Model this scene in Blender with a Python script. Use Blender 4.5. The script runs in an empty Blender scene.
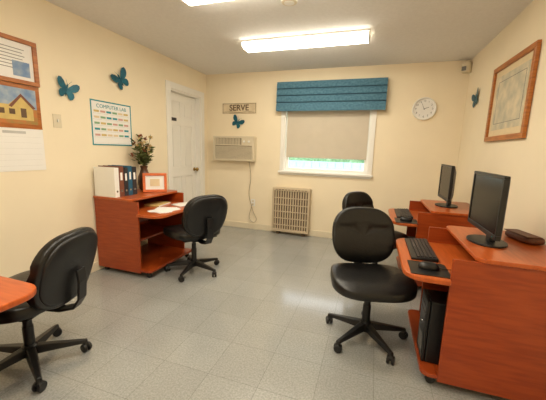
import bpy, bmesh, math, random
from mathutils import Matrix, Vector, Euler
random.seed(7)
H=2.44; W=3.666; YF=-5.6
sc=bpy.context.scene
try:
    sc.view_settings.view_transform='Standard'; sc.view_settings.look='None'
except Exception: pass
def s2l(c):
    return tuple((x/255/12.92 if x/255<=.04045 else ((x/255+.055)/1.055)**2.4) for x in c)
# ---------------- materials
def mat(name,rgb,rough=.5,metal=0,noise=0,nscale=20,bump=0,spec=.5,stretch=None,rgb2=None,emit=None,estr=0,coat=0,trans=0):
    m=bpy.data.materials.new(name); m.use_nodes=True; nt=m.node_tree; N=nt.nodes; L=nt.links
    b=N['Principled BSDF']; c=s2l(rgb)
    b.inputs['Base Color'].default_value=(*c,1); b.inputs['Roughness'].default_value=rough
    b.inputs['Metallic'].default_value=metal; b.inputs['Specular IOR Level'].default_value=spec
    if coat: b.inputs['Coat Weight'].default_value=coat
    if trans: b.inputs['Transmission Weight'].default_value=trans
    if emit: b.inputs['Emission Color'].default_value=(*s2l(emit),1); b.inputs['Emission Strength'].default_value=estr
    if noise or bump or rgb2:
        tc=N.new('ShaderNodeTexCoord'); mp=N.new('ShaderNodeMapping'); nz=N.new('ShaderNodeTexNoise')
        L.new(tc.outputs['Object'],mp.inputs['Vector']); L.new(mp.outputs[0],nz.inputs['Vector'])
        if stretch: mp.inputs['Scale'].default_value=stretch
        nz.inputs['Scale'].default_value=nscale; nz.inputs['Detail'].default_value=5
        if noise or rgb2:
            r=N.new('ShaderNodeValToRGB'); L.new(nz.outputs['Fac'],r.inputs[0])
            c2=s2l(rgb2) if rgb2 else tuple(x*(1-noise) for x in c)
            c1=c if rgb2 else tuple(min(1,x*(1+noise*.5)) for x in c)
            r.color_ramp.elements[0].color=(*c2,1); r.color_ramp.elements[0].position=.35
            r.color_ramp.elements[1].color=(*c1,1); r.color_ramp.elements[1].position=.65
            L.new(r.outputs[0],b.inputs['Base Color'])
        if bump:
            bp=N.new('ShaderNodeBump'); bp.inputs['Strength'].default_value=bump; bp.inputs['Distance'].default_value=.004
            L.new(nz.outputs['Fac'],bp.inputs['Height']); L.new(bp.outputs[0],b.inputs['Normal'])
    return m
M={}
M['wall']=mat('wall_paint',(240,226,198),.75,noise=.02,nscale=3,bump=.05)
M['ceil']=mat('ceiling_paint',(232,231,229),.9,noise=.03,nscale=40,bump=.15)
M['trim']=mat('trim_white',(238,235,228),.45,noise=.01)
M['base']=mat('baseboard_cream',(226,214,188),.45,noise=.02)
M['wood']=mat('cherry_laminate',(160,68,24),.32,rgb2=(140,54,17),nscale=6,stretch=(1,1,9))
M['woodtop']=mat('cherry_laminate_top',(186,90,38),.28,rgb2=(168,76,28),nscale=6,stretch=(9,1,1))
M['wooddk']=mat('cherry_laminate_edge',(104,42,16),.4,noise=.1)
M['oak']=mat('oak_frame',(184,112,48),.35,rgb2=(150,84,30),nscale=8,stretch=(1,8,1))
M['black']=mat('black_plastic',(18,18,20),.4,noise=.1,nscale=60)
M['leather']=mat('black_leather',(14,13,13),.34,noise=.15,nscale=60,bump=.3,spec=.5)
M['screen']=mat('screen_glass',(8,9,12),.2,noise=.05,spec=.15)
M['metal']=mat('chrome',(170,170,172),.25,metal=1,noise=.05)
M['brass']=mat('brass',(170,140,80),.3,metal=1,noise=.05)
M['teal']=mat('teal_metal',(20,104,124),.4,rgb2=(10,74,96),nscale=30,metal=.2)
M['fabric']=mat('teal_fabric',(84,126,146),.85,rgb2=(64,106,128),nscale=30,stretch=(1,8,1),bump=.3)
M['fabdk']=mat('teal_trim',(34,66,86),.85,noise=.1)
M['beige']=mat('appliance_beige',(216,204,178),.45,noise=.03)
M['beigedk']=mat('appliance_dark',(120,104,80),.6,noise=.1)
M['tan']=mat('heater_tan',(202,184,156),.45,metal=.1,noise=.05)
M['tandk']=mat('heater_interior',(96,78,58),.7,noise=.1)
M['white']=mat('white_plastic',(238,236,230),.4,noise=.01)
M['paper']=mat('paper',(236,234,230),.8,noise=.02,nscale=5)
M['gray']=mat('gray_print',(120,118,114),.7,noise=.1)
M['lgray']=mat('light_gray_print',(190,188,184),.7,noise=.05)
M['print']=mat('map_print',(216,202,174),.5,rgb2=(178,174,154),nscale=9)
M['matb']=mat('mat_board',(222,202,164),.6,noise=.03)
M['shade']=mat('window_shade',(212,199,180),.8,noise=.03,nscale=8)
M['plaque']=mat('plaque',(224,208,176),.6,rgb2=(208,190,158),nscale=10)
M['brown']=mat('brown_ink',(98,74,50),.6,noise=.1)
M['bleather']=mat('brown_leather',(96,52,30),.5,noise=.2,nscale=30,bump=.2)
M['cord']=mat('cord',(176,162,134),.5,noise=.05)
M['vase']=mat('vase_ceramic',(96,60,38),.3,rgb2=(60,36,24),nscale=12)
M['stem']=mat('stem',(92,84,44),.7,noise=.2)
M['petal']=mat('dried_petal',(168,92,54),.7,rgb2=(120,60,34),nscale=20)
M['petal2']=mat('dried_petal_cream',(214,186,130),.7,noise=.2)
M['leaf']=mat('leaf',(100,112,54),.6,rgb2=(70,72,36),nscale=15)
M['tealink']=mat('teal_print',(40,140,150),.7,noise=.05)
M['orange']=mat('orange_frame',(214,104,44),.5,noise=.1)
M['ground']=mat('print_ground',(190,116,60),.7,rgb2=(150,130,70),nscale=14)
M['sky']=mat('print_sky',(110,140,180),.6,rgb2=(170,182,190),nscale=12)
M['yellow']=mat('yellow_print',(206,180,110),.7,noise=.1)
M['green']=mat('green_print',(130,170,130),.7,noise=.1)
M['pink']=mat('pink_print',(206,160,150),.7,noise=.1)
M['binddk']=mat('binder_dark',(44,40,44),.4,noise=.1)
M['bindteal']=mat('binder_teal',(30,90,120),.4,noise=.1)
M['bindred']=mat('binder_brown',(120,70,50),.4,noise=.1)
M['lawn']=mat('lawn',(140,185,125),.9,rgb2=(110,155,95),nscale=3)
M['hedge']=mat('hedge_leaves',(140,175,135),.9,rgb2=(90,135,95),nscale=8,bump=1)
M['fence']=mat('fence_paint',(180,208,216),.7,noise=.05)
lens=mat('fixture_lens',(255,250,240),.4,noise=.01,emit=(255,244,222),estr=22)
def floor_mat():
    m=bpy.data.materials.new('vinyl_tile'); m.use_nodes=True; N=m.node_tree.nodes; L=m.node_tree.links; b=N['Principled BSDF']
    tc=N.new('ShaderNodeTexCoord'); br=N.new('ShaderNodeTexBrick'); br.offset=0; br.squash=1
    L.new(tc.outputs['Object'],br.inputs['Vector'])
    br.inputs['Scale'].default_value=1; br.inputs['Brick Width'].default_value=.305; br.inputs['Row Height'].default_value=.305
    br.inputs['Mortar Size'].default_value=.0015; br.inputs['Mortar Smooth'].default_value=.3
    br.inputs['Color1'].default_value=(*s2l((162,163,161)),1); br.inputs['Color2'].default_value=(*s2l((156,157,155)),1)
    br.inputs['Mortar'].default_value=(*s2l((130,130,128)),1)
    def sp(scale,p0,p1,c0,c1,src):
        nz=N.new('ShaderNodeTexNoise'); nz.inputs['Scale'].default_value=scale; nz.inputs['Detail'].default_value=4; nz.inputs['Roughness'].default_value=.6
        L.new(tc.outputs['Object'],nz.inputs['Vector'])
        r=N.new('ShaderNodeValToRGB'); r.color_ramp.elements[0].position=p0; r.color_ramp.elements[1].position=p1
        r.color_ramp.elements[0].color=c0; r.color_ramp.elements[1].color=c1
        L.new(nz.outputs['Fac'],r.inputs[0])
        mx=N.new('ShaderNodeMixRGB'); mx.blend_type='MULTIPLY'; mx.inputs[0].default_value=1
        L.new(src,mx.inputs[1]); L.new(r.outputs[0],mx.inputs[2]); return mx.outputs[0]
    c=sp(95,.38,.62,(.80,.80,.79,1),(1.06,1.06,1.05,1),br.outputs['Color'])
    c=sp(4,.3,.7,(.95,.95,.94,1),(1.02,1.02,1.02,1),c)
    L.new(c,b.inputs['Base Color'])
    b.inputs['Roughness'].default_value=.15; b.inputs['Specular IOR Level'].default_value=.7
    nz=N.new('ShaderNodeTexNoise'); nz.inputs['Scale'].default_value=5; L.new(tc.outputs['Object'],nz.inputs['Vector'])
    bp=N.new('ShaderNodeBump'); bp.inputs['Strength'].default_value=.05; bp.inputs['Distance'].default_value=.01
    L.new(nz.outputs['Fac'],bp.inputs['Height']); L.new(bp.outputs[0],b.inputs['Normal'])
    return m
M['floor']=floor_mat()
# ---------------- geometry helpers
def link(o,parent=None):
    bpy.context.collection.objects.link(o)
    if parent: o.parent=parent
    return o
def empty(name,loc=(0,0,0),rot=(0,0,0)):
    o=bpy.data.objects.new(name,None); o.location=loc; o.rotation_euler=rot; o.empty_display_size=.05
    return link(o)
def mobj(name,verts,faces,m,parent=None,smooth=False,loc=(0,0,0),rot=(0,0,0),bevel=0,seg=2):
    me=bpy.data.meshes.new(name); me.from_pydata([tuple(v) for v in verts],[],faces); me.materials.append(m)
    bm=bmesh.new(); bm.from_mesh(me); bmesh.ops.recalc_face_normals(bm,faces=bm.faces); bm.to_mesh(me); bm.free()
    if smooth:
        for p in me.polygons: p.use_smooth=True
    o=bpy.data.objects.new(name,me); o.location=loc; o.rotation_euler=rot; link(o,parent)
    if bevel:
        b=o.modifiers.new('b','BEVEL'); b.width=bevel; b.segments=seg; b.limit_method='ANGLE'
    return o
def boxes(name,L,m,parent=None,bevel=0,**k):
    """L: list of (x0,x1,y0,y1,z0,z1)"""
    V=[];F=[]
    for (x0,x1,y0,y1,z0,z1) in L:
        i=len(V)
        V+=[(x0,y0,z0),(x1,y0,z0),(x1,y1,z0),(x0,y1,z0),(x0,y0,z1),(x1,y0,z1),(x1,y1,z1),(x0,y1,z1)]
        F+=[(i,i+3,i+2,i+1),(i+4,i+5,i+6,i+7),(i,i+1,i+5,i+4),(i+1,i+2,i+6,i+5),(i+2,i+3,i+7,i+6),(i+3,i,i+4,i+7)]
    return mobj(name,V,F,m,parent,bevel=bevel,**k)
def lathe(name,prof,m,parent=None,n=24,loc=(0,0,0),rot=(0,0,0),smooth=True):
    """prof list of (r,z)"""
    V=[];F=[]
    for r,z in prof:
        for i in range(n):
            a=2*math.pi*i/n; V.append((r*math.cos(a),r*math.sin(a),z))
    for j in range(len(prof)-1):
        for i in range(n):
            F.append((j*n+i,j*n+(i+1)%n,(j+1)*n+(i+1)%n,(j+1)*n+i))
    F.append(tuple(range(n))); F.append(tuple((len(prof)-1)*n+i for i in range(n)))
    o=mobj(name,V,F,m,parent,smooth=smooth,loc=loc,rot=rot)
    if smooth:
        e=o.modifiers.new('e','EDGE_SPLIT'); e.split_angle=math.radians(35)
    return o
def tube(name,pts,r,m,parent=None,bez=True):
    cu=bpy.data.curves.new(name,'CURVE'); cu.dimensions='3D'; cu.bevel_depth=r; cu.bevel_resolution=3; cu.use_fill_caps=True
    s=cu.splines.new('BEZIER' if bez else 'POLY')
    if bez:
        s.bezier_points.add(len(pts)-1)
        for p,q in zip(s.bezier_points,pts): p.co=q; p.handle_left_type=p.handle_right_type='AUTO'
    else:
        s.points.add(len(pts)-1)
        for p,q in zip(s.points,pts): p.co=(*q,1)
    cu.materials.append(m); o=bpy.data.objects.new(name,cu); return link(o,parent)
def prism(name,poly,z0,z1,m,parent=None,bevel=0,smooth=False,**k):
    n=len(poly); V=[(x,y,z0) for x,y in poly]+[(x,y,z1) for x,y in poly]
    F=[tuple(range(n)),tuple(range(n,2*n))]+[(i,(i+1)%n,n+(i+1)%n,n+i) for i in range(n)]
    return mobj(name,V,F,m,parent,bevel=bevel,**k)
def text(name,s,size,m,parent,loc,ext=.0008,align='CENTER',rot=(0,0,0),off=0):
    cu=bpy.data.curves.new(name,'FONT'); cu.body=s; cu.size=size; cu.extrude=ext; cu.align_x=align; cu.align_y='CENTER'; cu.offset=off
    cu.materials.append(m); o=bpy.data.objects.new(name,cu); o.location=loc; o.rotation_euler=rot; return link(o,parent)
def sg(v,e): return math.copysign(abs(v)**e,v)
def cushion(name,a,b,c,e1,e2,m,parent,fn,nu=40,nv=20):
    V=[];F=[]
    for j in range(nv+1):
        v=-math.pi/2+math.pi*j/nv
        for i in range(nu):
            u=2*math.pi*i/nu
            x=a*sg(math.cos(v),e1)*sg(math.cos(u),e2); y=b*sg(math.cos(v),e1)*sg(math.sin(u),e2); z=c*sg(math.sin(v),e1)
            V.append(fn(x,y,z))
    for j in range(nv):
        for i in range(nu):
            F.append((j*nu+i,j*nu+(i+1)%nu,(j+1)*nu+(i+1)%nu,(j+1)*nu+i))
    o=mobj(name,V,F,m,parent,smooth=True)
    bm=bmesh.new(); bm.from_mesh(o.data); bmesh.ops.remove_doubles(bm,verts=bm.verts,dist=1e-5); bmesh.ops.recalc_face_normals(bm,faces=bm.faces); bm.to_mesh(o.data); bm.free()
    for p in o.data.polygons: p.use_smooth=True
    return o
P90=math.pi/2
def wroot(name,wall,u,z,off=0):
    """local frame: x right, y up, z out of the wall"""
    if wall=='back': return empty(name,(u,-off,z),(P90,0,0))
    if wall=='left': return empty(name,(off,u,z),(P90,0,P90))
    if wall=='right': return empty(name,(W-off,u,z),(P90,0,-P90))
# ---------------- room
T=.14
boxes('floor',[(-T,W+T,YF-T,T,-.1,0)],M['floor'])
boxes('ceiling',[(-T,W+T,YF-T,T,H,H+.1)],M['ceil'])
wx0,wx1,wz0,wz1=1.335,2.575,.985,2.09
boxes('wall_back',[(-T,wx0,0,T,0,H),(wx1,W+T,0,T,0,H),(wx0,wx1,0,T,0,wz0),(wx0,wx1,0,T,wz1,H)],M['wall'])
dy0,dy1,dz=-.925,-.19,2.06
boxes('wall_left',[(-T,0,YF,dy0,0,H),(-T,0,dy1,0,0,H),(-T,0,dy0,dy1,dz,H)],M['wall'])
boxes('wall_right',[(W,W+T,YF,0,0,H)],M['wall'])
boxes('wall_front',[(-T,W+T,YF-T,YF,0,H)],M['wall'])
boxes('baseboard_back',[(.0,W,-.014,0,0,.095)],M['base'],bevel=.004)
boxes('baseboard_left',[(0,.014,YF,-1.02,0,.095)],M['base'],bevel=.004)
boxes('baseboard_right',[(W-.014,W,YF,-.014,0,.095)],M['base'],bevel=.004)
boxes('baseboard_front',[(.014,W-.014,YF,YF+.014,0,.095)],M['base'],bevel=.004)
# door
d=empty('door_1',(0,0,0))
boxes('casing',[(0,.02,-1.015,dy0,0,2.145),(0,.02,dy1,-.10,0,2.145),(0,.02,dy0,dy1,dz,2.145)],M['trim'],d,bevel=.004)
boxes('jamb',[(-T,-.001,dy0,dy0+.018,0,dz-.018),(-T,-.001,dy1-.018,dy1,0,dz-.018),(-T,-.001,dy0,dy1,dz-.018,dz)],M['trim'],d)
a0,a1=dy0+.02,dy1-.02
xs=-.075
boxes('slab_core',[(-.11,xs-.010,a0,a1,.01,dz-.02)],M['trim'],d)
mid=(a0+a1)/2
rl=[(.01,.22),(.86,.99),(1.60,1.71),(1.93,dz-.02)]
boxes('stiles',[(xs-.010,xs,a0,a0+.1,.01,dz-.02),(xs-.010,xs,a1-.1,a1,.01,dz-.02)],M['trim'],d,bevel=.002)
boxes('rails',[(xs-.010,xs-.0004,a0+.1,a1-.1,q0,q1) for q0,q1 in rl],M['trim'],d,bevel=.002)
gaps=[(.22,.86),(.99,1.60),(1.71,1.93)]
boxes('mullions',[(xs-.010,xs-.0004,mid-.045,mid+.045,q0,q1) for q0,q1 in gaps],M['trim'],d,bevel=.002)
pn=[]
for (z0,z1) in gaps:
    for (p0,p1) in [(a0+.1,mid-.045),(mid+.045,a1-.1)]:
        pn.append((xs-.0099,xs-.003,p0+.025,p1-.025,z0+.025,z1-.025))
boxes('raised_panels',pn,M['trim'],d,bevel=.003)
lathe('knob',[(.028,0),(.028,.006),(.012,.01),(.012,.035),(.027,.045),(.03,.06),(.02,.072)],M['brass'],d,loc=(xs,a1-.055,.95),rot=(0,P90,0))
boxes('door_sign',[(xs,xs+.006,-.82,-.70,1.655,1.70)],M['binddk'],d)
boxes('hinges',[(xs,xs+.012,a0-.001,a0+.012,z,z+.09) for z in (.2,1.0,1.8)],M['brass'],d)
# window
w=empty('window_1')
boxes('casing',[(wx0-.055,wx0,-.02,0,wz0,wz1),(wx1,wx1+.055,-.02,0,wz0,wz1),(wx0-.055,wx1+.055,-.02,0,wz1,wz1+.055)],M['trim'],w,bevel=.004)
boxes('sill',[(wx0-.07,wx1+.07,-.05,.0,wz0-.03,wz0),(wx0-.05,wx1+.05,-.015,0,wz0-.06,wz0-.03)],M['trim'],w,bevel=.004)
boxes('liner',[(wx0,wx0+.015,0,T,wz0,wz1),(wx1-.015,wx1,0,T,wz0,wz1),(wx0+.015,wx1-.015,0,T,wz0,wz0+.012),(wx0+.015,wx1-.015,0,T,wz1-.015,wz1)],M['trim'],w)
boxes('sash',[(wx0+.015,wx0+.06,.05,.09,wz0+.012,wz1-.015),(wx1-.06,wx1-.015,.05,.09,wz0+.012,wz1-.015),(wx0+.06,wx1-.06,.05,.09,wz0+.012,wz0+.045),(wx0+.06,wx1-.06,.05,.09,1.52,1.56),(wx0+.06,wx1-.06,.05,.09,wz1-.06,wz1-.015)],M['white'],w,bevel=.003)
gm=bpy.data.materials.new('window_glass'); gm.use_nodes=True; N=gm.node_tree.nodes; N.clear()
o_=N.new('ShaderNodeOutputMaterial'); tr=N.new('ShaderNodeBsdfTransparent'); gl=N.new('ShaderNodeBsdfGlossy'); gl.inputs['Roughness'].default_value=.02; mx=N.new('ShaderNodeMixShader'); mx.inputs[0].default_value=.06
gm.node_tree.links.new(tr.outputs[0],mx.inputs[1]); gm.node_tree.links.new(gl.outputs[0],mx.inputs[2]); gm.node_tree.links.new(mx.outputs[0],o_.inputs[0])
boxes('glass',[(wx0+.06,wx1-.06,.068,.071,wz0+.045,wz1-.06)],gm,w)
# shade
nt=M['shade'].node_tree; b=nt.nodes['Principled BSDF']; ts=nt.nodes.new('ShaderNodeBsdfTranslucent'); ts.inputs[0].default_value=(.8,.74,.64,1)
mx=nt.nodes.new('ShaderNodeMixShader'); mx.inputs[0].default_value=.18
nt.links.new(b.outputs[0],mx.inputs[1]); nt.links.new(ts.outputs[0],mx.inputs[2]); nt.links.new(mx.outputs[0],nt.nodes['Material Output'].inputs[0])
r=empty('roller_shade')
zb=1.21
boxes('cloth',[(wx0+.035,wx1-.035,.022,.024,zb,wz1-.03)],M['shade'],r)
boxes('hem_bar',[(wx0+.035,wx1-.035,.016,.03,zb-.022,zb)],M['shade'],r,bevel=.004)
lathe('roller',[(.018,0),(.018,wx1-wx0-.04)],M['white'],r,loc=(wx0+.02,.023,wz1-.035),rot=(0,P90,0))
# valance: pleated profile extruded along x
v=empty('window_valance')
prof=[(-.0,2.262),(-.085,2.262)]
tiers=[(2.262,2.165),(2.165,2.07),(2.07,1.975),(1.975,1.852)]
for i,(t0,t1) in enumerate(tiers):
    for k in range(7):
        f=k/6; prof.append((-.085-.016*math.sin(f*math.pi*.75)-(.004*i),t0+(t1-t0)*f))
    prof.append((-.078,t1+.004))
prof.append((-.07,1.86)); prof.append((0,1.86))
vx0,vx1=1.225,2.735
V=[(vx0,y,z) for y,z in prof[1:-1]]+[(vx1,y,z) for y,z in prof[1:-1]]; n=len(prof)-2
F=[(i,i+1,n+i+1,n+i) for i in range(n-1)]
o=mobj('pleated_front',V,F,M['fabric'],v); s=o.modifiers.new('s','SOLIDIFY'); s.thickness=.004
boxes('board_and_returns',[(vx0,vx1,-.085,0,2.245,2.262),(vx0,vx0+.008,-.085,0,1.86,2.244),(vx1-.008,vx1,-.085,0,1.86,2.244)],M['fabric'],v)
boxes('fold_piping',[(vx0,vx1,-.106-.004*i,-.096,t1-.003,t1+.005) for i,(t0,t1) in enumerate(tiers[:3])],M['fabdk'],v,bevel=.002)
# ---------------- ceiling fixtures
def fixture(x0,x1,y0,y1):
    e=empty('fluorescent_light_fixture')
    boxes('pan',[(x0,x1,y0,y1,H-.02,H)],M['white'],e,bevel=.003)
    ym=(y0+y1)/2; hw=(y1-y0)/2
    pr=[]
    for k in range(13):
        a=math.pi*k/12; pr.append((ym-hw*.97*sg(math.cos(a),.6),H-.02-.05*sg(math.sin(a),.6)))
    n=len(pr); V=[(x0+.012,y,z) for y,z in pr]+[(x1-.012,y,z) for y,z in pr]
    F=[(i,i+1,n+i+1,n+i) for i in range(n-1)]+[tuple(range(n)),tuple(range(n,2*n))]
    mobj('diffuser',V,F,lens,e)
    for xa,xb in ((x0,x0+.012),(x1-.012,x1)):
        V=[(xa,ym+(y-ym)*1.03,z-.002) for y,z in pr]+[(xb,ym+(y-ym)*1.03,z-.002) for y,z in pr]
        mobj('end_cap',V,[(i,i+1,n+i+1,n+i) for i in range(n-1)]+[tuple(range(n)),tuple(range(n,2*n))],M['white'],e)
fixture(1.19,2.51,-1.27,-1.04); fixture(1.19,2.51,-2.42,-2.19); fixture(1.19,2.51,-3.60,-3.33); fixture(1.19,2.51,-4.75,-4.48)  # last two fixtures are out of view, added as fill light
e=empty('smoke_detector',(1.93,-2.0,H),(math.pi,0,0))
lathe('housing',[(.065,0),(.065,.015),(.055,.03),(.03,.036),(.005,.036)],M['white'],e)
lathe('vent_ring',[(.058,.026),(.06,.029),(.045,.034),(.04,.033)],M['beige'],e)
# corner motion sensor
e=empty('motion_sensor',(W-.06,-.06,2.345),(0,0,math.radians(-45)))
prism('body',[(-.05,.055),(.05,.055),(.05,-.005),(.03,-.035),(-.03,-.035),(-.05,-.005)],-.06,.05,M['beige'],e,bevel=.006)
boxes('lens',[(-.026,.026,-.042,-.03,-.045,.005)],M['gray'],e,bevel=.004)
boxes('bracket',[(-.02,.02,.0,.055,.05,.07)],M['beige'],e)
# ---------------- wall unit AC
e=wroot('wall_air_conditioner','back',.54,1.295)
w2,h2,dp=.35,.19,.13
boxes('case',[(-w2,w2,-h2,h2,0,dp-.03)],M['beige'],e,bevel=.006)
boxes('bezel',[(-w2,w2,h2-.03,h2,dp-.03,dp),(-w2,w2,-h2,-h2+.03,dp-.03,dp),(-w2,-w2+.03,-h2+.03,h2-.03,dp-.03,dp),(w2-.03,w2,-h2+.03,h2-.03,dp-.03,dp),(-w2+.03,w2-.03,.045,.06,dp-.03,dp)],M['beige'],e,bevel=.003)
boxes('grille_backing',[(-w2+.03,w2-.03,-h2+.03,h2-.03,dp-.035,dp-.026)],M['beigedk'],e)
boxes('intake_slats',[(-w2+.03,w2-.03,-h2+.034+i*.0178,-h2+.034+i*.0178+.0125,dp-.025,dp-.004) for i in range(11)],M['beige'],e,bevel=.002)
boxes('outlet_louvres',[(-w2+.04+i*.026,-w2+.04+i*.026+.012,.06,h2-.03,dp-.025,dp-.006) for i in range(17)],M['beige'],e)
boxes('control_panel',[(.14,w2-.03,.06,h2-.03,dp-.025,dp-.004)],M['beige'],e,bevel=.003)
for kx in (.19,.27): lathe('knob',[(.017,0),(.015,.014),(.002,.015)],M['white'],e,loc=(kx,.11,dp-.004))
tube('power_cord',[(.25,-h2+.005,.06),(.27,-.45,.03),(.24,-.72,.02),(.31,-.98,.02),(.36,-1.16,.035),(.28,-1.13,.05),(.29,-.93,.03),(.305,-.872,.022)],.005,M['cord'],e)
e=wroot('wall_outlet','back',.844,.44)
boxes('plate',[(-.036,.036,-.058,.058,0,.006)],M['white'],e,bevel=.002)
boxes('sockets',[(-.018,.018,.01,.04,.006,.009),(-.018,.018,-.04,-.01,.006,.012)],M['beige'],e,bevel=.002)
e=wroot('light_switch','left',-2.473,1.485)
boxes('plate',[(-.036,.036,-.058,.058,0,.006)],M['beige'],e,bevel=.002)
boxes('toggle',[(-.006,.006,-.01,.014,.006,.018)],M['white'],e,bevel=.001)
# ---------------- heater
e=wroot('wall_heater','back',1.505,.39)
w2,h2,dp=.29,.34,.13
boxes('case',[(-w2,w2,-h2,h2,0,dp-.036)],M['tan'],e,bevel=.012)
boxes('front_frame',[(-w2,w2,h2-.045,h2,dp-.035,dp),(-w2,w2,-h2,-h2+.04,dp-.035,dp),(-w2,-w2+.03,-h2+.04,h2-.045,dp-.035,dp),(w2-.03,w2,-h2+.04,h2-.045,dp-.035,dp)],M['tan'],e,bevel=.005)
boxes('grille_backing',[(-w2+.03,w2-.03,-h2+.04,h2-.045,dp-.036,dp-.027)],M['tandk'],e)
boxes('grille_bars',[(-w2+.045+i*.039,-w2+.045+i*.039+.019,-h2+.04,h2-.045,dp-.026,dp-.008) for i in range(13)],M['tan'],e,bevel=.002)
boxes('grille_crossbars',[(-w2+.03,w2-.03,-h2+.10+i*.105,-h2+.10+i*.105+.013,dp-.022,dp-.004) for i in range(5)],M['tan'],e,bevel=.002)
boxes('top_vents',[(-w2+.05+i*.05,-w2+.05+i*.05+.035,h2-.03,h2-.022,dp-.002,dp+.002) for i in range(10)],M['tandk'],e)
boxes('feet',[(-.22,-.18,-.39,-h2,.02,.1),(.18,.22,-.39,-h2,.02,.1)],M['tandk'],e)
# ---------------- clock
e=wroot('wall_clock','back',3.204,1.871)
lathe('rim',[(.135,0),(.142,.01),(.142,.03),(.132,.036),(.124,.03),(.124,.012)],M['white'],e,n=48)
lathe('face',[(.126,.001),(.126,.014)],M['paper'],e,n=48)
for k in range(12):
    a=math.pi/2-2*math.pi*(k+1)/12; text('numeral_%d'%(k+1),str(k+1),.034,M['gray'],e,(.098*math.cos(a),.098*math.sin(a),.0155))
boxes('hour_hand',[(-.003,.003,-.01,.058,.017,.018)],M['gray'],e,rot=(0,0,math.radians(-70)))
boxes('minute_hand',[(-.002,.002,-.015,.09,.019,.02)],M['gray'],e,rot=(0,0,math.radians(25)))
lathe('hub',[(.006,.014),(.006,.022)],M['gray'],e)
# ---------------- plaque
e=wroot('word_plaque','back',.585,1.915)
boxes('board',[(-.29,.29,-.08,.08,0,.012)],M['plaque'],e,bevel=.003)
boxes('border',[(-.285,.285,.068,.072,.012,.014),(-.285,.285,-.072,-.068,.012,.014),(-.28,-.276,-.07,.07,.012,.014),(.276,.28,-.07,.07,.012,.014)],M['brown'],e)
text('lettering','SERVE',.125,M['brown'],e,(0,.005,.0135),ext=.0015,off=.002)
tube('swash',[(-.26,-.055,.014),(-.15,-.05,.014),(0,-.062,.014),(.14,-.05,.014),(.26,-.058,.014)],.002,M['brown'],e)
# ---------------- butterflies
def butterfly(wall,u,z,s,ang,fold=.12):
    up=[(0,.02),(.08,.16),(.22,.34),(.38,.44),(.5,.42),(.53,.30),(.48,.14),(.38,.03),(.24,-.02),(.33,-.08),(.37,-.2),(.32,-.34),(.22,-.40),(.12,-.33),(.05,-.2),(0,-.1)]
    V=[];F=[]
    for sgn in (1,-1):
        i0=len(V); 
        for (x,y) in up: V.append((sgn*x*s,y*s,.012+abs(x)*s*fold))
        for (x,y) in up: V.append((sgn*x*s,y*s,.009+abs(x)*s*fold))
        n=len(up); F.append(tuple(range(i0,i0+n))); F.append(tuple(range(i0+n,i0+2*n)))
        F+=[(i0+i,i0+(i+1)%n,i0+n+(i+1)%n,i0+n+i) for i in range(n)]
    k=8; ys=[(-.3,.005),(-.2,.025),(0,.035),(.15,.03),(.22,.035),(.27,.01)]; i0=len(V)
    for y,rr in ys:
        for j in range(k):
            a=2*math.pi*j/k; V.append((rr*s*math.cos(a),y*s,.008+rr*s*math.sin(a)))
    for q in range(len(ys)-1):
        for j in range(k): F.append((i0+q*k+j,i0+q*k+(j+1)%k,i0+(q+1)*k+(j+1)%k,i0+(q+1)*k+j))
    for sgn in (1,-1):
        i0=len(V); V+=[(0,.25*s,.010),(sgn*.14*s,.46*s,.015),(sgn*.15*s,.46*s,.015),(.02*s*sgn,.25*s,.010)]; F.append((i0,i0+1,i0+2,i0+3))
    o=mobj('butterfly_wall_decor',V,F,M['teal'])
    R={'back':(P90,0,0),'left':(P90,0,P90),'right':(P90,0,-P90)}[wall]
    Lc={'back':(u,0,z),'left':(0,u,z),'right':(W,u,z)}[wall]
    o.matrix_world=Matrix.Translation(Lc)@Euler(R).to_matrix().to_4x4()@Matrix.Rotation(ang,4,'Z')
butterfly('left',-2.368,1.763,.195,math.radians(-15)); butterfly('left',-1.753,1.981,.22,math.radians(35))
butterfly('back',.56,1.70,.2,math.radians(-30)); butterfly('right',-.448,1.912,.2,math.radians(15))
# ---------------- left wall papers
def frame(name,wall,u,z,w_,h_,fw,fm,inner,depth=.02,matw=0,off=0):
    e=wroot(name,wall,u,z,off); a,b=w_/2,h_/2
    boxes('moulding',[(-a,a,b-fw,b,0,depth),(-a,a,-b,-b+fw,0,depth),(-a,-a+fw,-b+fw,b-fw,0,depth),(a-fw,a,-b+fw,b-fw,0,depth)],fm,e,bevel=.003)
    boxes('backing',[(-a+fw,a-fw,-b+fw,b-fw,0,.006)],M['matb'] if matw else inner,e)
    if matw: boxes('print',[(-a+fw+matw,a-fw-matw,-b+fw+matw,b-fw-matw,.006,.008)],inner,e)
    return e
e=frame('framed_certificate','left',-2.81,1.905,.42,.335,.032,M['oak'],M['paper'])
boxes('text_lines',[(-.12+.01*(i%3),.12-.015*(i%2),.085-i*.024,.09-i*.024,.006,.0068) for i in range(7)],M['gray'],e)
boxes('color_photo',[(.03,.15,-.11,.0,.0068,.0075)],M['sky'],e)
boxes('seal',[(-.14,-.08,-.115,-.085,.006,.0075)],M['yellow'],e)
e=wroot('wall_calendar','left',-2.815,1.405)
boxes('picture_page',[(-.21,.21,.0,.33,0,.004)],M['oak'],e)
boxes('photo_sky',[(-.18,.18,.15,.30,.004,.005)],M['sky'],e)
boxes('photo_ground',[(-.18,.18,.03,.15,.004,.005)],M['ground'],e)
prism('photo_house',[(-.12,.06),(.15,.06),(.15,.17),(.07,.25),(-.02,.17),(-.12,.17)],.005,.0056,M['yellow'],e)
prism('photo_roof',[(-.02,.16),(.07,.26),(.17,.16),(.15,.15),(.07,.235),(0,.15)],.0056,.0062,M['bindred'],e)
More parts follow.
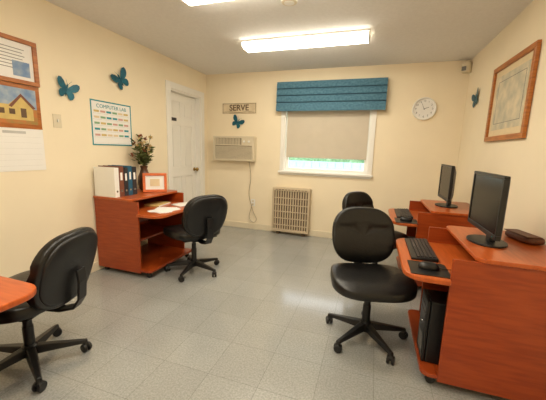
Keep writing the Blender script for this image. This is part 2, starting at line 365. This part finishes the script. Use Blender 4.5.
boxes('photo_windows',[(-.09,-.05,.1,.14,.0056,.0062),(-.02,.02,.1,.14,.0056,.0062),(.06,.1,.08,.15,.0056,.0062)],M['brown'],e)
boxes('month_page',[(-.21,.21,-.335,-.001,0,.004)],M['paper'],e)
boxes('date_lines',[(-.19,.19,-.07-i*.045,-.0692-i*.045,.004,.0044) for i in range(6)],M['lgray'],e)
boxes('month_title',[(-.08,.08,-.045,-.025,.004,.0046)],M['lgray'],e)
boxes('binding',[(-.21,.21,-.004,.004,.004,.007)],M['oak'],e)
# schedule poster
e=wroot('schedule_poster','left',-1.885,1.508)
boxes('sheet',[(-.255,.255,-.22,.22,0,.004)],M['paper'],e)
boxes('border',[(-.255,.255,.208,.22,.004,.006),(-.255,.255,-.22,-.208,.004,.006),(-.255,-.243,-.208,.208,.004,.006),(.243,.255,-.208,.208,.004,.006)],M['tealink'],e)
text('title','COMPUTER LAB',.052,M['tealink'],e,(0,.165,.0045))
cm=['yellow','green','pink','matb','tealink']
for ci,cn in enumerate(cm):
    L=[]
    for i in range(5):
        for j in range(6):
            if (i*3+j*2+ (i*j)%3)%5==ci: L.append((-.22+j*.074,-.22+j*.074+.06,.105-i*.058,.105-i*.058+.02,.004,.0048))
    if L: boxes('cells_'+cn,L,M[cn],e)
boxes('rows',[(-.23,.23,.092-i*.058,.094-i*.058,.004,.0046) for i in range(6)],M['lgray'],e)
# right-wall frame
e=frame('framed_print','right',-1.36,1.76,.80,.66,.042,M['oak'],M['print'],.025,matw=.055,off=.003)
boxes('print_lines',[(-.26,.26,.18,.184,.008,.0088),(-.26,.26,-.18,-.176,.008,.0088),(-.26,-.256,-.176,.18,.008,.0088),(.256,.26,-.176,.18,.008,.0088)],M['gray'],e)
# ---------------- desks.  local: back edge x=0, user side +x, y 0..L
def rrect(x0,x1,y0,y1,r,n=6):
    P=[(x0,y0)]
    for k in range(n+1):
        a=-P90+P90*k/n; P.append((x1-r+r*math.cos(a),y0+r+r*math.sin(a)))
    for k in range(n+1):
        a=P90*k/n; P.append((x1-r+r*math.cos(a),y1-r+r*math.sin(a)))
    P.append((x0,y1)); return P
def desk(loc,rz,L=.73,mid=True,pd=.555):
    e=empty('computer_desk',loc,(0,0,rz)); t=.018
    for yy in (0,L-t):
        boxes('side_panel',[(0,pd,yy,yy+t,.05,.765)],M['wood'],e,bevel=.003)
    boxes('back_panel',[(.01,.022,t,L-t,.20,.765)],M['wood'],e)
    prism('monitor_shelf',rrect(-.0,.47,-.01,L+.01,.05),.765,.787,M['woodtop'],e,bevel=.004)
    boxes('worktop_inner',[(.03,pd-.001,t,L-t,.628,.652)],M['woodtop'],e)
    prism('worktop',rrect(pd,.80,-.025,L+.025,.11),.626,.654,M['woodtop'],e,bevel=.006)
    boxes('base_shelf',[(.02,pd-.001,t,L-t,.07,.088)],M['wood'],e)
    prism('base_leaf',rrect(pd,.66,0.0,L,.05),.066,.09,M['wood'],e,bevel=.004)
    if mid: boxes('mid_shelf',[(.022,.46,t,L-t,.34,.358)],M['wood'],e,bevel=.002)
    boxes('apron',[(.50,.518,t,L-t,.56,.627)],M['wooddk'],e)
    for cx in (.06,.60):
        for cy in (.05,L-.05):
            lathe('caster_wheel',[(.012,-.014),(.024,-.012),(.026,0),(.024,.012),(.012,.014)],M['black'],e,loc=(cx,cy,.026),rot=(P90,0,0),n=16)
            boxes('caster_fork',[(cx-.012,cx+.012,cy-.018,cy+.018,.044,.067)],M['black'],e)
    return e
desk((.016,-2.18,0),0,pd=.54)
desk((W-.018,-1.985,0),math.pi,mid=False,pd=.575)
desk((W-.018,-.69,0),math.pi,mid=False,pd=.575)
desk((1.27,-4.325,0),P90)   # local +x -> world +y, local +y -> world -x
# ---------------- chairs (face local +x)
def chair(loc,face,baserot,top=.88):
    e=empty('office_chair',(loc[0],loc[1],0),(0,0,face))
    k=top-.88
    V=[];F=[]
    for i in range(5):
        a=baserot-face+2*math.pi*i/5; c,s=math.cos(a),math.sin(a)
        i0=len(V)
        for (r,hw,z0,z1) in [(.02,.03,.075,.125),(.14,.024,.07,.105),(.285,.014,.06,.08)]:
            for (q,z) in [(-hw,z0),(hw,z0),(hw*.7,z1),(-hw*.7,z1)]: V.append((r*c-q*s,r*s+q*c,z))
        for j in range(2):
            for m_ in range(4): F.append((i0+j*4+m_,i0+j*4+(m_+1)%4,i0+(j+1)*4+(m_+1)%4,i0+(j+1)*4+m_))
        F.append((i0+8,i0+9,i0+10,i0+11)); F.append((i0,i0+1,i0+2,i0+3))
        cx,cy=.275*c,.275*s; ca=a+.7
        for sd in (-1,1):
            lathe('caster_wheel',[(.01,-.009),(.025,-.008),(.028,0),(.025,.008),(.01,.009)],M['black'],e,n=18,loc=(cx+sd*.014*math.cos(ca),cy+sd*.014*math.sin(ca),.028),rot=(P90,0,ca+P90))
        lathe('caster_stem',[(.016,.03),(.02,.05),(.012,.062),(.01,.075)],M['black'],e,n=12,loc=(cx,cy,0))
    mobj('star_base',V,F,M['black'],e,bevel=.004)
    lathe('hub',[(.034,.06),(.04,.08),(.04,.125),(.03,.135)],M['black'],e)
    lathe('gas_column',[(.027,.13),(.027,.25),(.023,.252),(.023,.31),(.016,.312),(.016,.40)],M['black'],e)
    boxes('tilt_mechanism',[(-.10,.09,-.06,.06,.345,.385)],M['black'],e,bevel=.008)
    tube('height_lever',[(.0,-.05,.37),(.01,-.16,.37),(.01,-.235,.362)],.006,M['black'],e)
    boxes('seat_pan',[(-.17,.19,-.18,.18,.385,.402)],M['black'],e,bevel=.008)
    def fs(x,y,z):
        z2=z+.012*math.cos(min(1,abs(x)/.26)*math.pi/2) if z>0 else z
        if x>.12: z2-=(x-.12)**2*1.0
        return (x+.015,y*(1+.06*x/.26),z2+.438+(0.012*(y/.26)**2 if z>0 else 0))
    cushion('seat_cushion',.24,.265,.038,.42,.62,M['leather'],e,fs)
    path=[(-.06,.372),(-.22,.366),(-.30,.385),(-.335,.44),(-.345,.54),(-.338,.66+k)]
    V=[];F=[]
    for j,(x,z) in enumerate(path):
        p0=Vector(path[max(0,j-1)]); p1=Vector(path[min(len(path)-1,j+1)]); t_=(p1-p0).normalized(); n_=Vector((-t_.y,t_.x))*.007
        for (q,sn) in [(-.032,-1),(.032,-1),(.032,1),(-.032,1)]: V.append((x+sn*n_.x,q,z+sn*n_.y))
    for j in range(len(path)-1):
        for m_ in range(4): F.append((j*4+m_,j*4+(m_+1)%4,(j+1)*4+(m_+1)%4,(j+1)*4+m_))
    F+=[(0,1,2,3),tuple(len(V)-4+q for q in range(4))]
    mobj('back_bar',V,F,M['black'],e,bevel=.003)
    def fb(x,y,z):
        h=y/.205
        wdt=1.0-.12*max(0,-h)**1.5-.07*max(0,h)**2
        cr=math.exp(-((h-.30)/.07)**2)
        zz=z-(.016*cr if z>0 else 0)
        zz+=(.014*math.cos(min(1,abs(h))*P90) if z>0 else 0)
        return (-.285+zz+.55*x*x-.10*y+.018*math.sin(-h*2.2),x*wdt,.672+k+y)
    cushion('backrest_cushion',.232,.208,.034,.42,.66,M['leather'],e,fb,nu=48,nv=36)
    def fc(x,y,z):
        h=y/.205; wdt=1.0-.12*max(0,-h)**1.5-.07*max(0,h)**2
        return (-.312+z+.55*x*x-.10*y+.018*math.sin(-h*2.2),x*wdt,.672+k+y)
    cushion('backrest_shell',.215,.19,.014,.4,.66,M['black'],e,fc,nu=40,nv=10)
    return e
R=math.radians
chair((2.68,-2.36),math.atan2(-.25,.07),R(18))
chair((.93,-1.82),R(150),R(-83),top=.86)
chair((.82,-3.35),R(197),R(-26),top=.83)
chair((2.74,-1.27),R(-37),R(50),top=.875)
# ---------------- monitors
def monitor(x,y,z,rz,w_=.5,h_=.31):
    e=empty('computer_monitor',(x,y,z),(0,0,rz))  # faces local +x
    a=w_/2; z0=.07; z1=z0+h_+.03
    boxes('bezel',[(-.012,.014,-a,a,z0,z0+.026),(-.012,.014,-a,a,z1-.016,z1),(-.012,.014,-a,-a+.016,z0+.026,z1-.016),(-.012,.014,a-.016,a,z0+.026,z1-.016)],M['black'],e,bevel=.003)
    boxes('screen',[(-.01,.009,-a+.016,a-.016,z0+.026,z1-.016)],M['screen'],e)
    V=[(-.012,-a,z0),(-.012,a,z0),(-.012,a,z1),(-.012,-a,z1),(-.05,-a*.6,z0+.05),(-.05,a*.6,z0+.05),(-.05,a*.6,z1-.06),(-.05,-a*.6,z1-.06)]
    mobj('rear_housing',V,[(0,1,2,3),(4,5,6,7),(0,1,5,4),(1,2,6,5),(2,3,7,6),(3,0,4,7)],M['black'],e,bevel=.006)
    boxes('stand_neck',[(-.065,-.035,-.035,.035,.008,.2)],M['black'],e,bevel=.006)
    pts=[(-.03+.10*math.cos(t*math.pi/12),.13*math.sin(t*math.pi/12)) for t in range(24)]
    prism('stand_base',pts,0,.012,M['black'],e,bevel=.003)
    boxes('power_led',[(.014,.0155,a-.05,a-.04,z0+.01,z0+.015)],M['tealink'],e)
    return e
SH=.787
monitor(3.29,-2.36,SH,math.pi,.49)
monitor(3.34,-1.05,SH,math.pi,.46)
def keyboard(x,y,z,rz):
    e=empty('keyboard',(x,y,z),(0,0,rz))
    V=[(-.075,-.225,0),(.075,-.225,0),(.075,.225,0),(-.075,.225,0),(-.075,-.225,.024),(.075,-.225,.013),(.075,.225,.013),(-.075,.225,.024)]
    mobj('body',V,[(0,1,2,3),(4,5,6,7),(0,1,5,4),(1,2,6,5),(2,3,7,6),(3,0,4,7)],M['black'],e,bevel=.004)
    L=[]
    for r_ in range(5):
        for c_ in range(19):
            xx=-.055+r_*.022; yy=-.21+c_*.0222
            if r_==4 and 4<c_<10: continue
            zt=.0185-(xx)*.073
            L.append((xx-.0085,xx+.0085,yy,yy+.018,zt-.004,zt+.006))
    L.append((.033-.0085,.033+.0085,-.21+5*.0222,-.21+10*.0222-.004,.012,.022))
    boxes('keys',L,M['binddk'],e)
def mouse(x,y,z,rz):
    prism('mouse_pad',rrect(-.10,.10,-.105,.105,.02),0,.004,M['black'],loc=(x,y,z),rot=(0,0,rz))
    e=empty('computer_mouse',(x,y,z+.004),(0,0,rz))
    cushion('shell',.055,.031,.034,.8,.8,M['black'],e,lambda a,b,c:(a,b,max(0,c+.004)))
    boxes('wheel',[(.018,.034,-.003,.003,.025,.036)],M['gray'],e)
    tube('cable',[(.05,0,.008),(.10,.01,.004),(.14,.02,.004)],.002,M['black'],e)
WT=.654
keyboard(2.985,-2.245,WT,math.pi); mouse(2.985,-2.60,WT,0)
keyboard(2.985,-.99,WT,math.pi); mouse(2.985,-1.335,WT,0)
# PC towers
for (tx,ty) in ((3.02,-2.62),(3.02,-1.35)):
    e=empty('computer_tower',(tx,ty,.0895))
    boxes('case',[(.0,.42,0,.18,.0,.38)],M['black'],e,bevel=.005)
    boxes('front_panel',[(-.02,-.001,.0,.18,.0,.38)],M['black'],e,bevel=.006)
    boxes('drive_bays',[(-.023,-.019,.015,.165,.30,.335),(-.023,-.019,.015,.165,.25,.29)],M['binddk'],e,bevel=.001)
    boxes('vent_slots',[(-.022,-.019,.03,.15,.04+i*.016,.046+i*.016) for i in range(7)],M['gray'],e)
    lathe('power_button',[(.01,0),(.009,.004)],M['metal'],e,loc=(-.02,.09,.215),rot=(0,-P90,0))
# leather pouch on near shelf
e=empty('brown_pouch',(3.56,-2.22,SH),(0,0,R(15)))
cushion('body',.06,.11,.022,.5,.5,M['bleather'],e,lambda a,b,c:(a,b,c+.022))
boxes('flap',[(-.055,.03,-.10,.10,.042,.047)],M['bleather'],e,bevel=.002)
# ---------------- left desk items
def binder(y0,y1,m,h=.30):
    e=empty('ring_binder',(0,0,SH))
    x0,x1=.03,.29
    boxes('covers',[(x0,x1-.004,y0,y0+.004,0,h),(x0,x1-.004,y1-.004,y1,0,h),(x1-.004,x1,y0,y1,0,h)],m,e,bevel=.001)
    boxes('pages',[(x0+.012,x1-.012,y0+.006,y1-.012,.006,h-.012)],M['paper'],e)
    boxes('spine_label',[(x1,x1+.0012,y0+.016,y1-.016,h*.55,h*.8)],M['paper'],e)
    lathe('finger_ring',[(.011,0),(.011,.002)],M['metal'],e,loc=(x1,(y0+y1)/2,h*.2),rot=(0,P90,0))
yb=-2.175
for wd,mm,hh in [(.055,'white',.29),(.06,'bindred',.30),(.055,'binddk',.285),(.055,'bindteal',.30),(.06,'binddk',.29)]:
    binder(yb,yb+wd-.002,M[mm],hh); yb+=wd
# standing photo frame
e=empty('photo_frame',(.36,-1.70,SH+.003),(R(80),0,R(38)))
boxes('moulding',[(-.125,.125,0,.028,-.01,.01),(-.125,.125,.182,.21,-.01,.01),(-.125,-.097,.028,.182,-.01,.01),(.097,.125,.028,.182,-.01,.01)],M['orange'] ,e,bevel=.003)
boxes('mat',[(-.097,.097,.028,.182,-.006,0)],M['paper'],e)
boxes('photo_print',[(-.05,.05,.065,.145,0,.002)],M['matb'],e)
boxes('easel_back',[(-.02,.02,.006,.14,-.06,-.052)],M['brown'],e,rot=(R(-18),0,0))
# vase with flowers
e=empty('vase_of_flowers',(.13,-1.60,SH))
lathe('vase',[(.045,0),(.06,.02),(.075,.08),(.07,.15),(.045,.21),(.035,.25),(.045,.28),(.038,.28),(.03,.25)],M['vase'],e)
VF={'petal':([],[]),'petal2':([],[]),'leaf':([],[])}
def petal(V,F,c,d,l,wd):
    d=Vector(d).normalized(); s=d.cross(Vector((random.random()-.5,random.random()-.5,random.random()))).normalized()*wd
    n_=d.cross(s).normalized()*wd*.25
    i=len(V); c=Vector(c)
    V+=[c,c+d*l*.4+s+n_,c+d*l,c+d*l*.4-s+n_,c+d*l*.4-n_]
    F+=[(i,i+1,i+4),(i+1,i+2,i+4),(i+2,i+3,i+4),(i+3,i,i+4)]
for k in range(30):
    a=random.uniform(0,2*math.pi); sp=random.uniform(.01,.13); hh=random.uniform(.36,.64)
    tip=(max(-.1,sp*math.cos(a)),sp*math.sin(a),hh)
    tube('stem_%d'%k,[(0,0,.22),(tip[0]*.35,tip[1]*.35,.22+(hh-.22)*.5),tip],.0018,M['stem'],e)
    kind='petal' if k%3 else 'petal2'
    if k%3!=1:
        for q in range(12):
            dd=(random.gauss(0,1),random.gauss(0,1),random.gauss(.5,.8)); V_,F_=VF[kind]; petal(V_,F_,tip,dd,.032,.011)
    for q in range(7):
        f=random.uniform(.35,1.0); V_,F_=VF['leaf']; petal(V_,F_,(tip[0]*f,tip[1]*f,.22+(hh-.22)*f),(random.gauss(.3,1),random.gauss(0,1),.5),.075,.014)
for kk,(V_,F_) in VF.items(): mobj(kk+'s',V_,F_,M[kk],e)
# papers / notebooks
e=empty('paper_stack',(.66,-1.93,WT))
for i in range(5): boxes('sheet_%d'%i,[(-.10,.10,-.13,.13,i*.0012,i*.0012+.001)],M['paper'],e,rot=(0,0,R(-12+i*9)))
e=empty('notebook',(.40,-1.72,.652),(0,0,R(8)))
boxes('cover',[(-.09,.09,-.12,.12,0,.018)],M['yellow'],e,bevel=.002); boxes('pages',[(-.086,.092,-.118,.118,.003,.015)],M['paper'],e)
e=empty('notebook',(.66,-1.60,WT),(0,0,R(-20)))
boxes('cover',[(-.08,.08,-.11,.11,0,.012)],M['white'],e,bevel=.002); boxes('pages',[(-.076,.082,-.108,.108,.002,.010)],M['paper'],e)
# ---------------- outside
boxes('ground_exterior',[(-30,34,.3,60,-.5,-.4)],M['lawn'])
e=empty('garden_fence',(0,7,0))
boxes('boards',[(-14+i*.3,-14+i*.3+.28,0,.03,-.4,.86) for i in range(110)],M['fence'],e)
boxes('rails',[(-14,19,.03,.07,-.1,0),(-14,19,.03,.07,.6,.7),(-14,19,-.01,.05,.86,.90)],M['fence'],e)
V=[];F=[];nx=120
for i in range(nx+1):
    for j in range(9):
        a=math.pi*j/8; rr=1+.18*math.sin(i*1.7)+.12*random.uniform(-1,1)
        V.append((-18+i*.35,11-1.2*math.cos(a)*rr,-.4+2.3*math.sin(a)*rr))
for i in range(nx):
    for j in range(8): F.append((i*9+j,i*9+j+1,(i+1)*9+j+1,(i+1)*9+j))
mobj('hedge',V,F,M['hedge'])
wd=bpy.data.worlds.new('World'); sc.world=wd; wd.use_nodes=True; bg=wd.node_tree.nodes['Background']; bg.inputs[0].default_value=(.86,.93,1,1); bg.inputs[1].default_value=4.0
# ---------------- camera
def rot(yaw,pitch,roll):
    f=Vector((-math.sin(yaw)*math.cos(pitch), math.cos(yaw)*math.cos(pitch), math.sin(pitch)))
    r=Vector((math.cos(yaw),math.sin(yaw),0)); u=r.cross(f); c,s=math.cos(roll),math.sin(roll)
    return c*r+s*u, -s*r+c*u, f
r_,u_,f_=rot(R(18.33),R(-9.61),R(1.72))
cd=bpy.data.cameras.new('camera'); co=bpy.data.objects.new('camera',cd); link(co); sc.camera=co
cd.sensor_width=36; cd.lens=297.3/546*36; cd.clip_start=.05
m=Matrix((( r_.x,u_.x,-f_.x,2.642),(r_.y,u_.y,-f_.y,-4.400),(r_.z,u_.z,-f_.z,1.295),(0,0,0,1)))
co.matrix_world=m
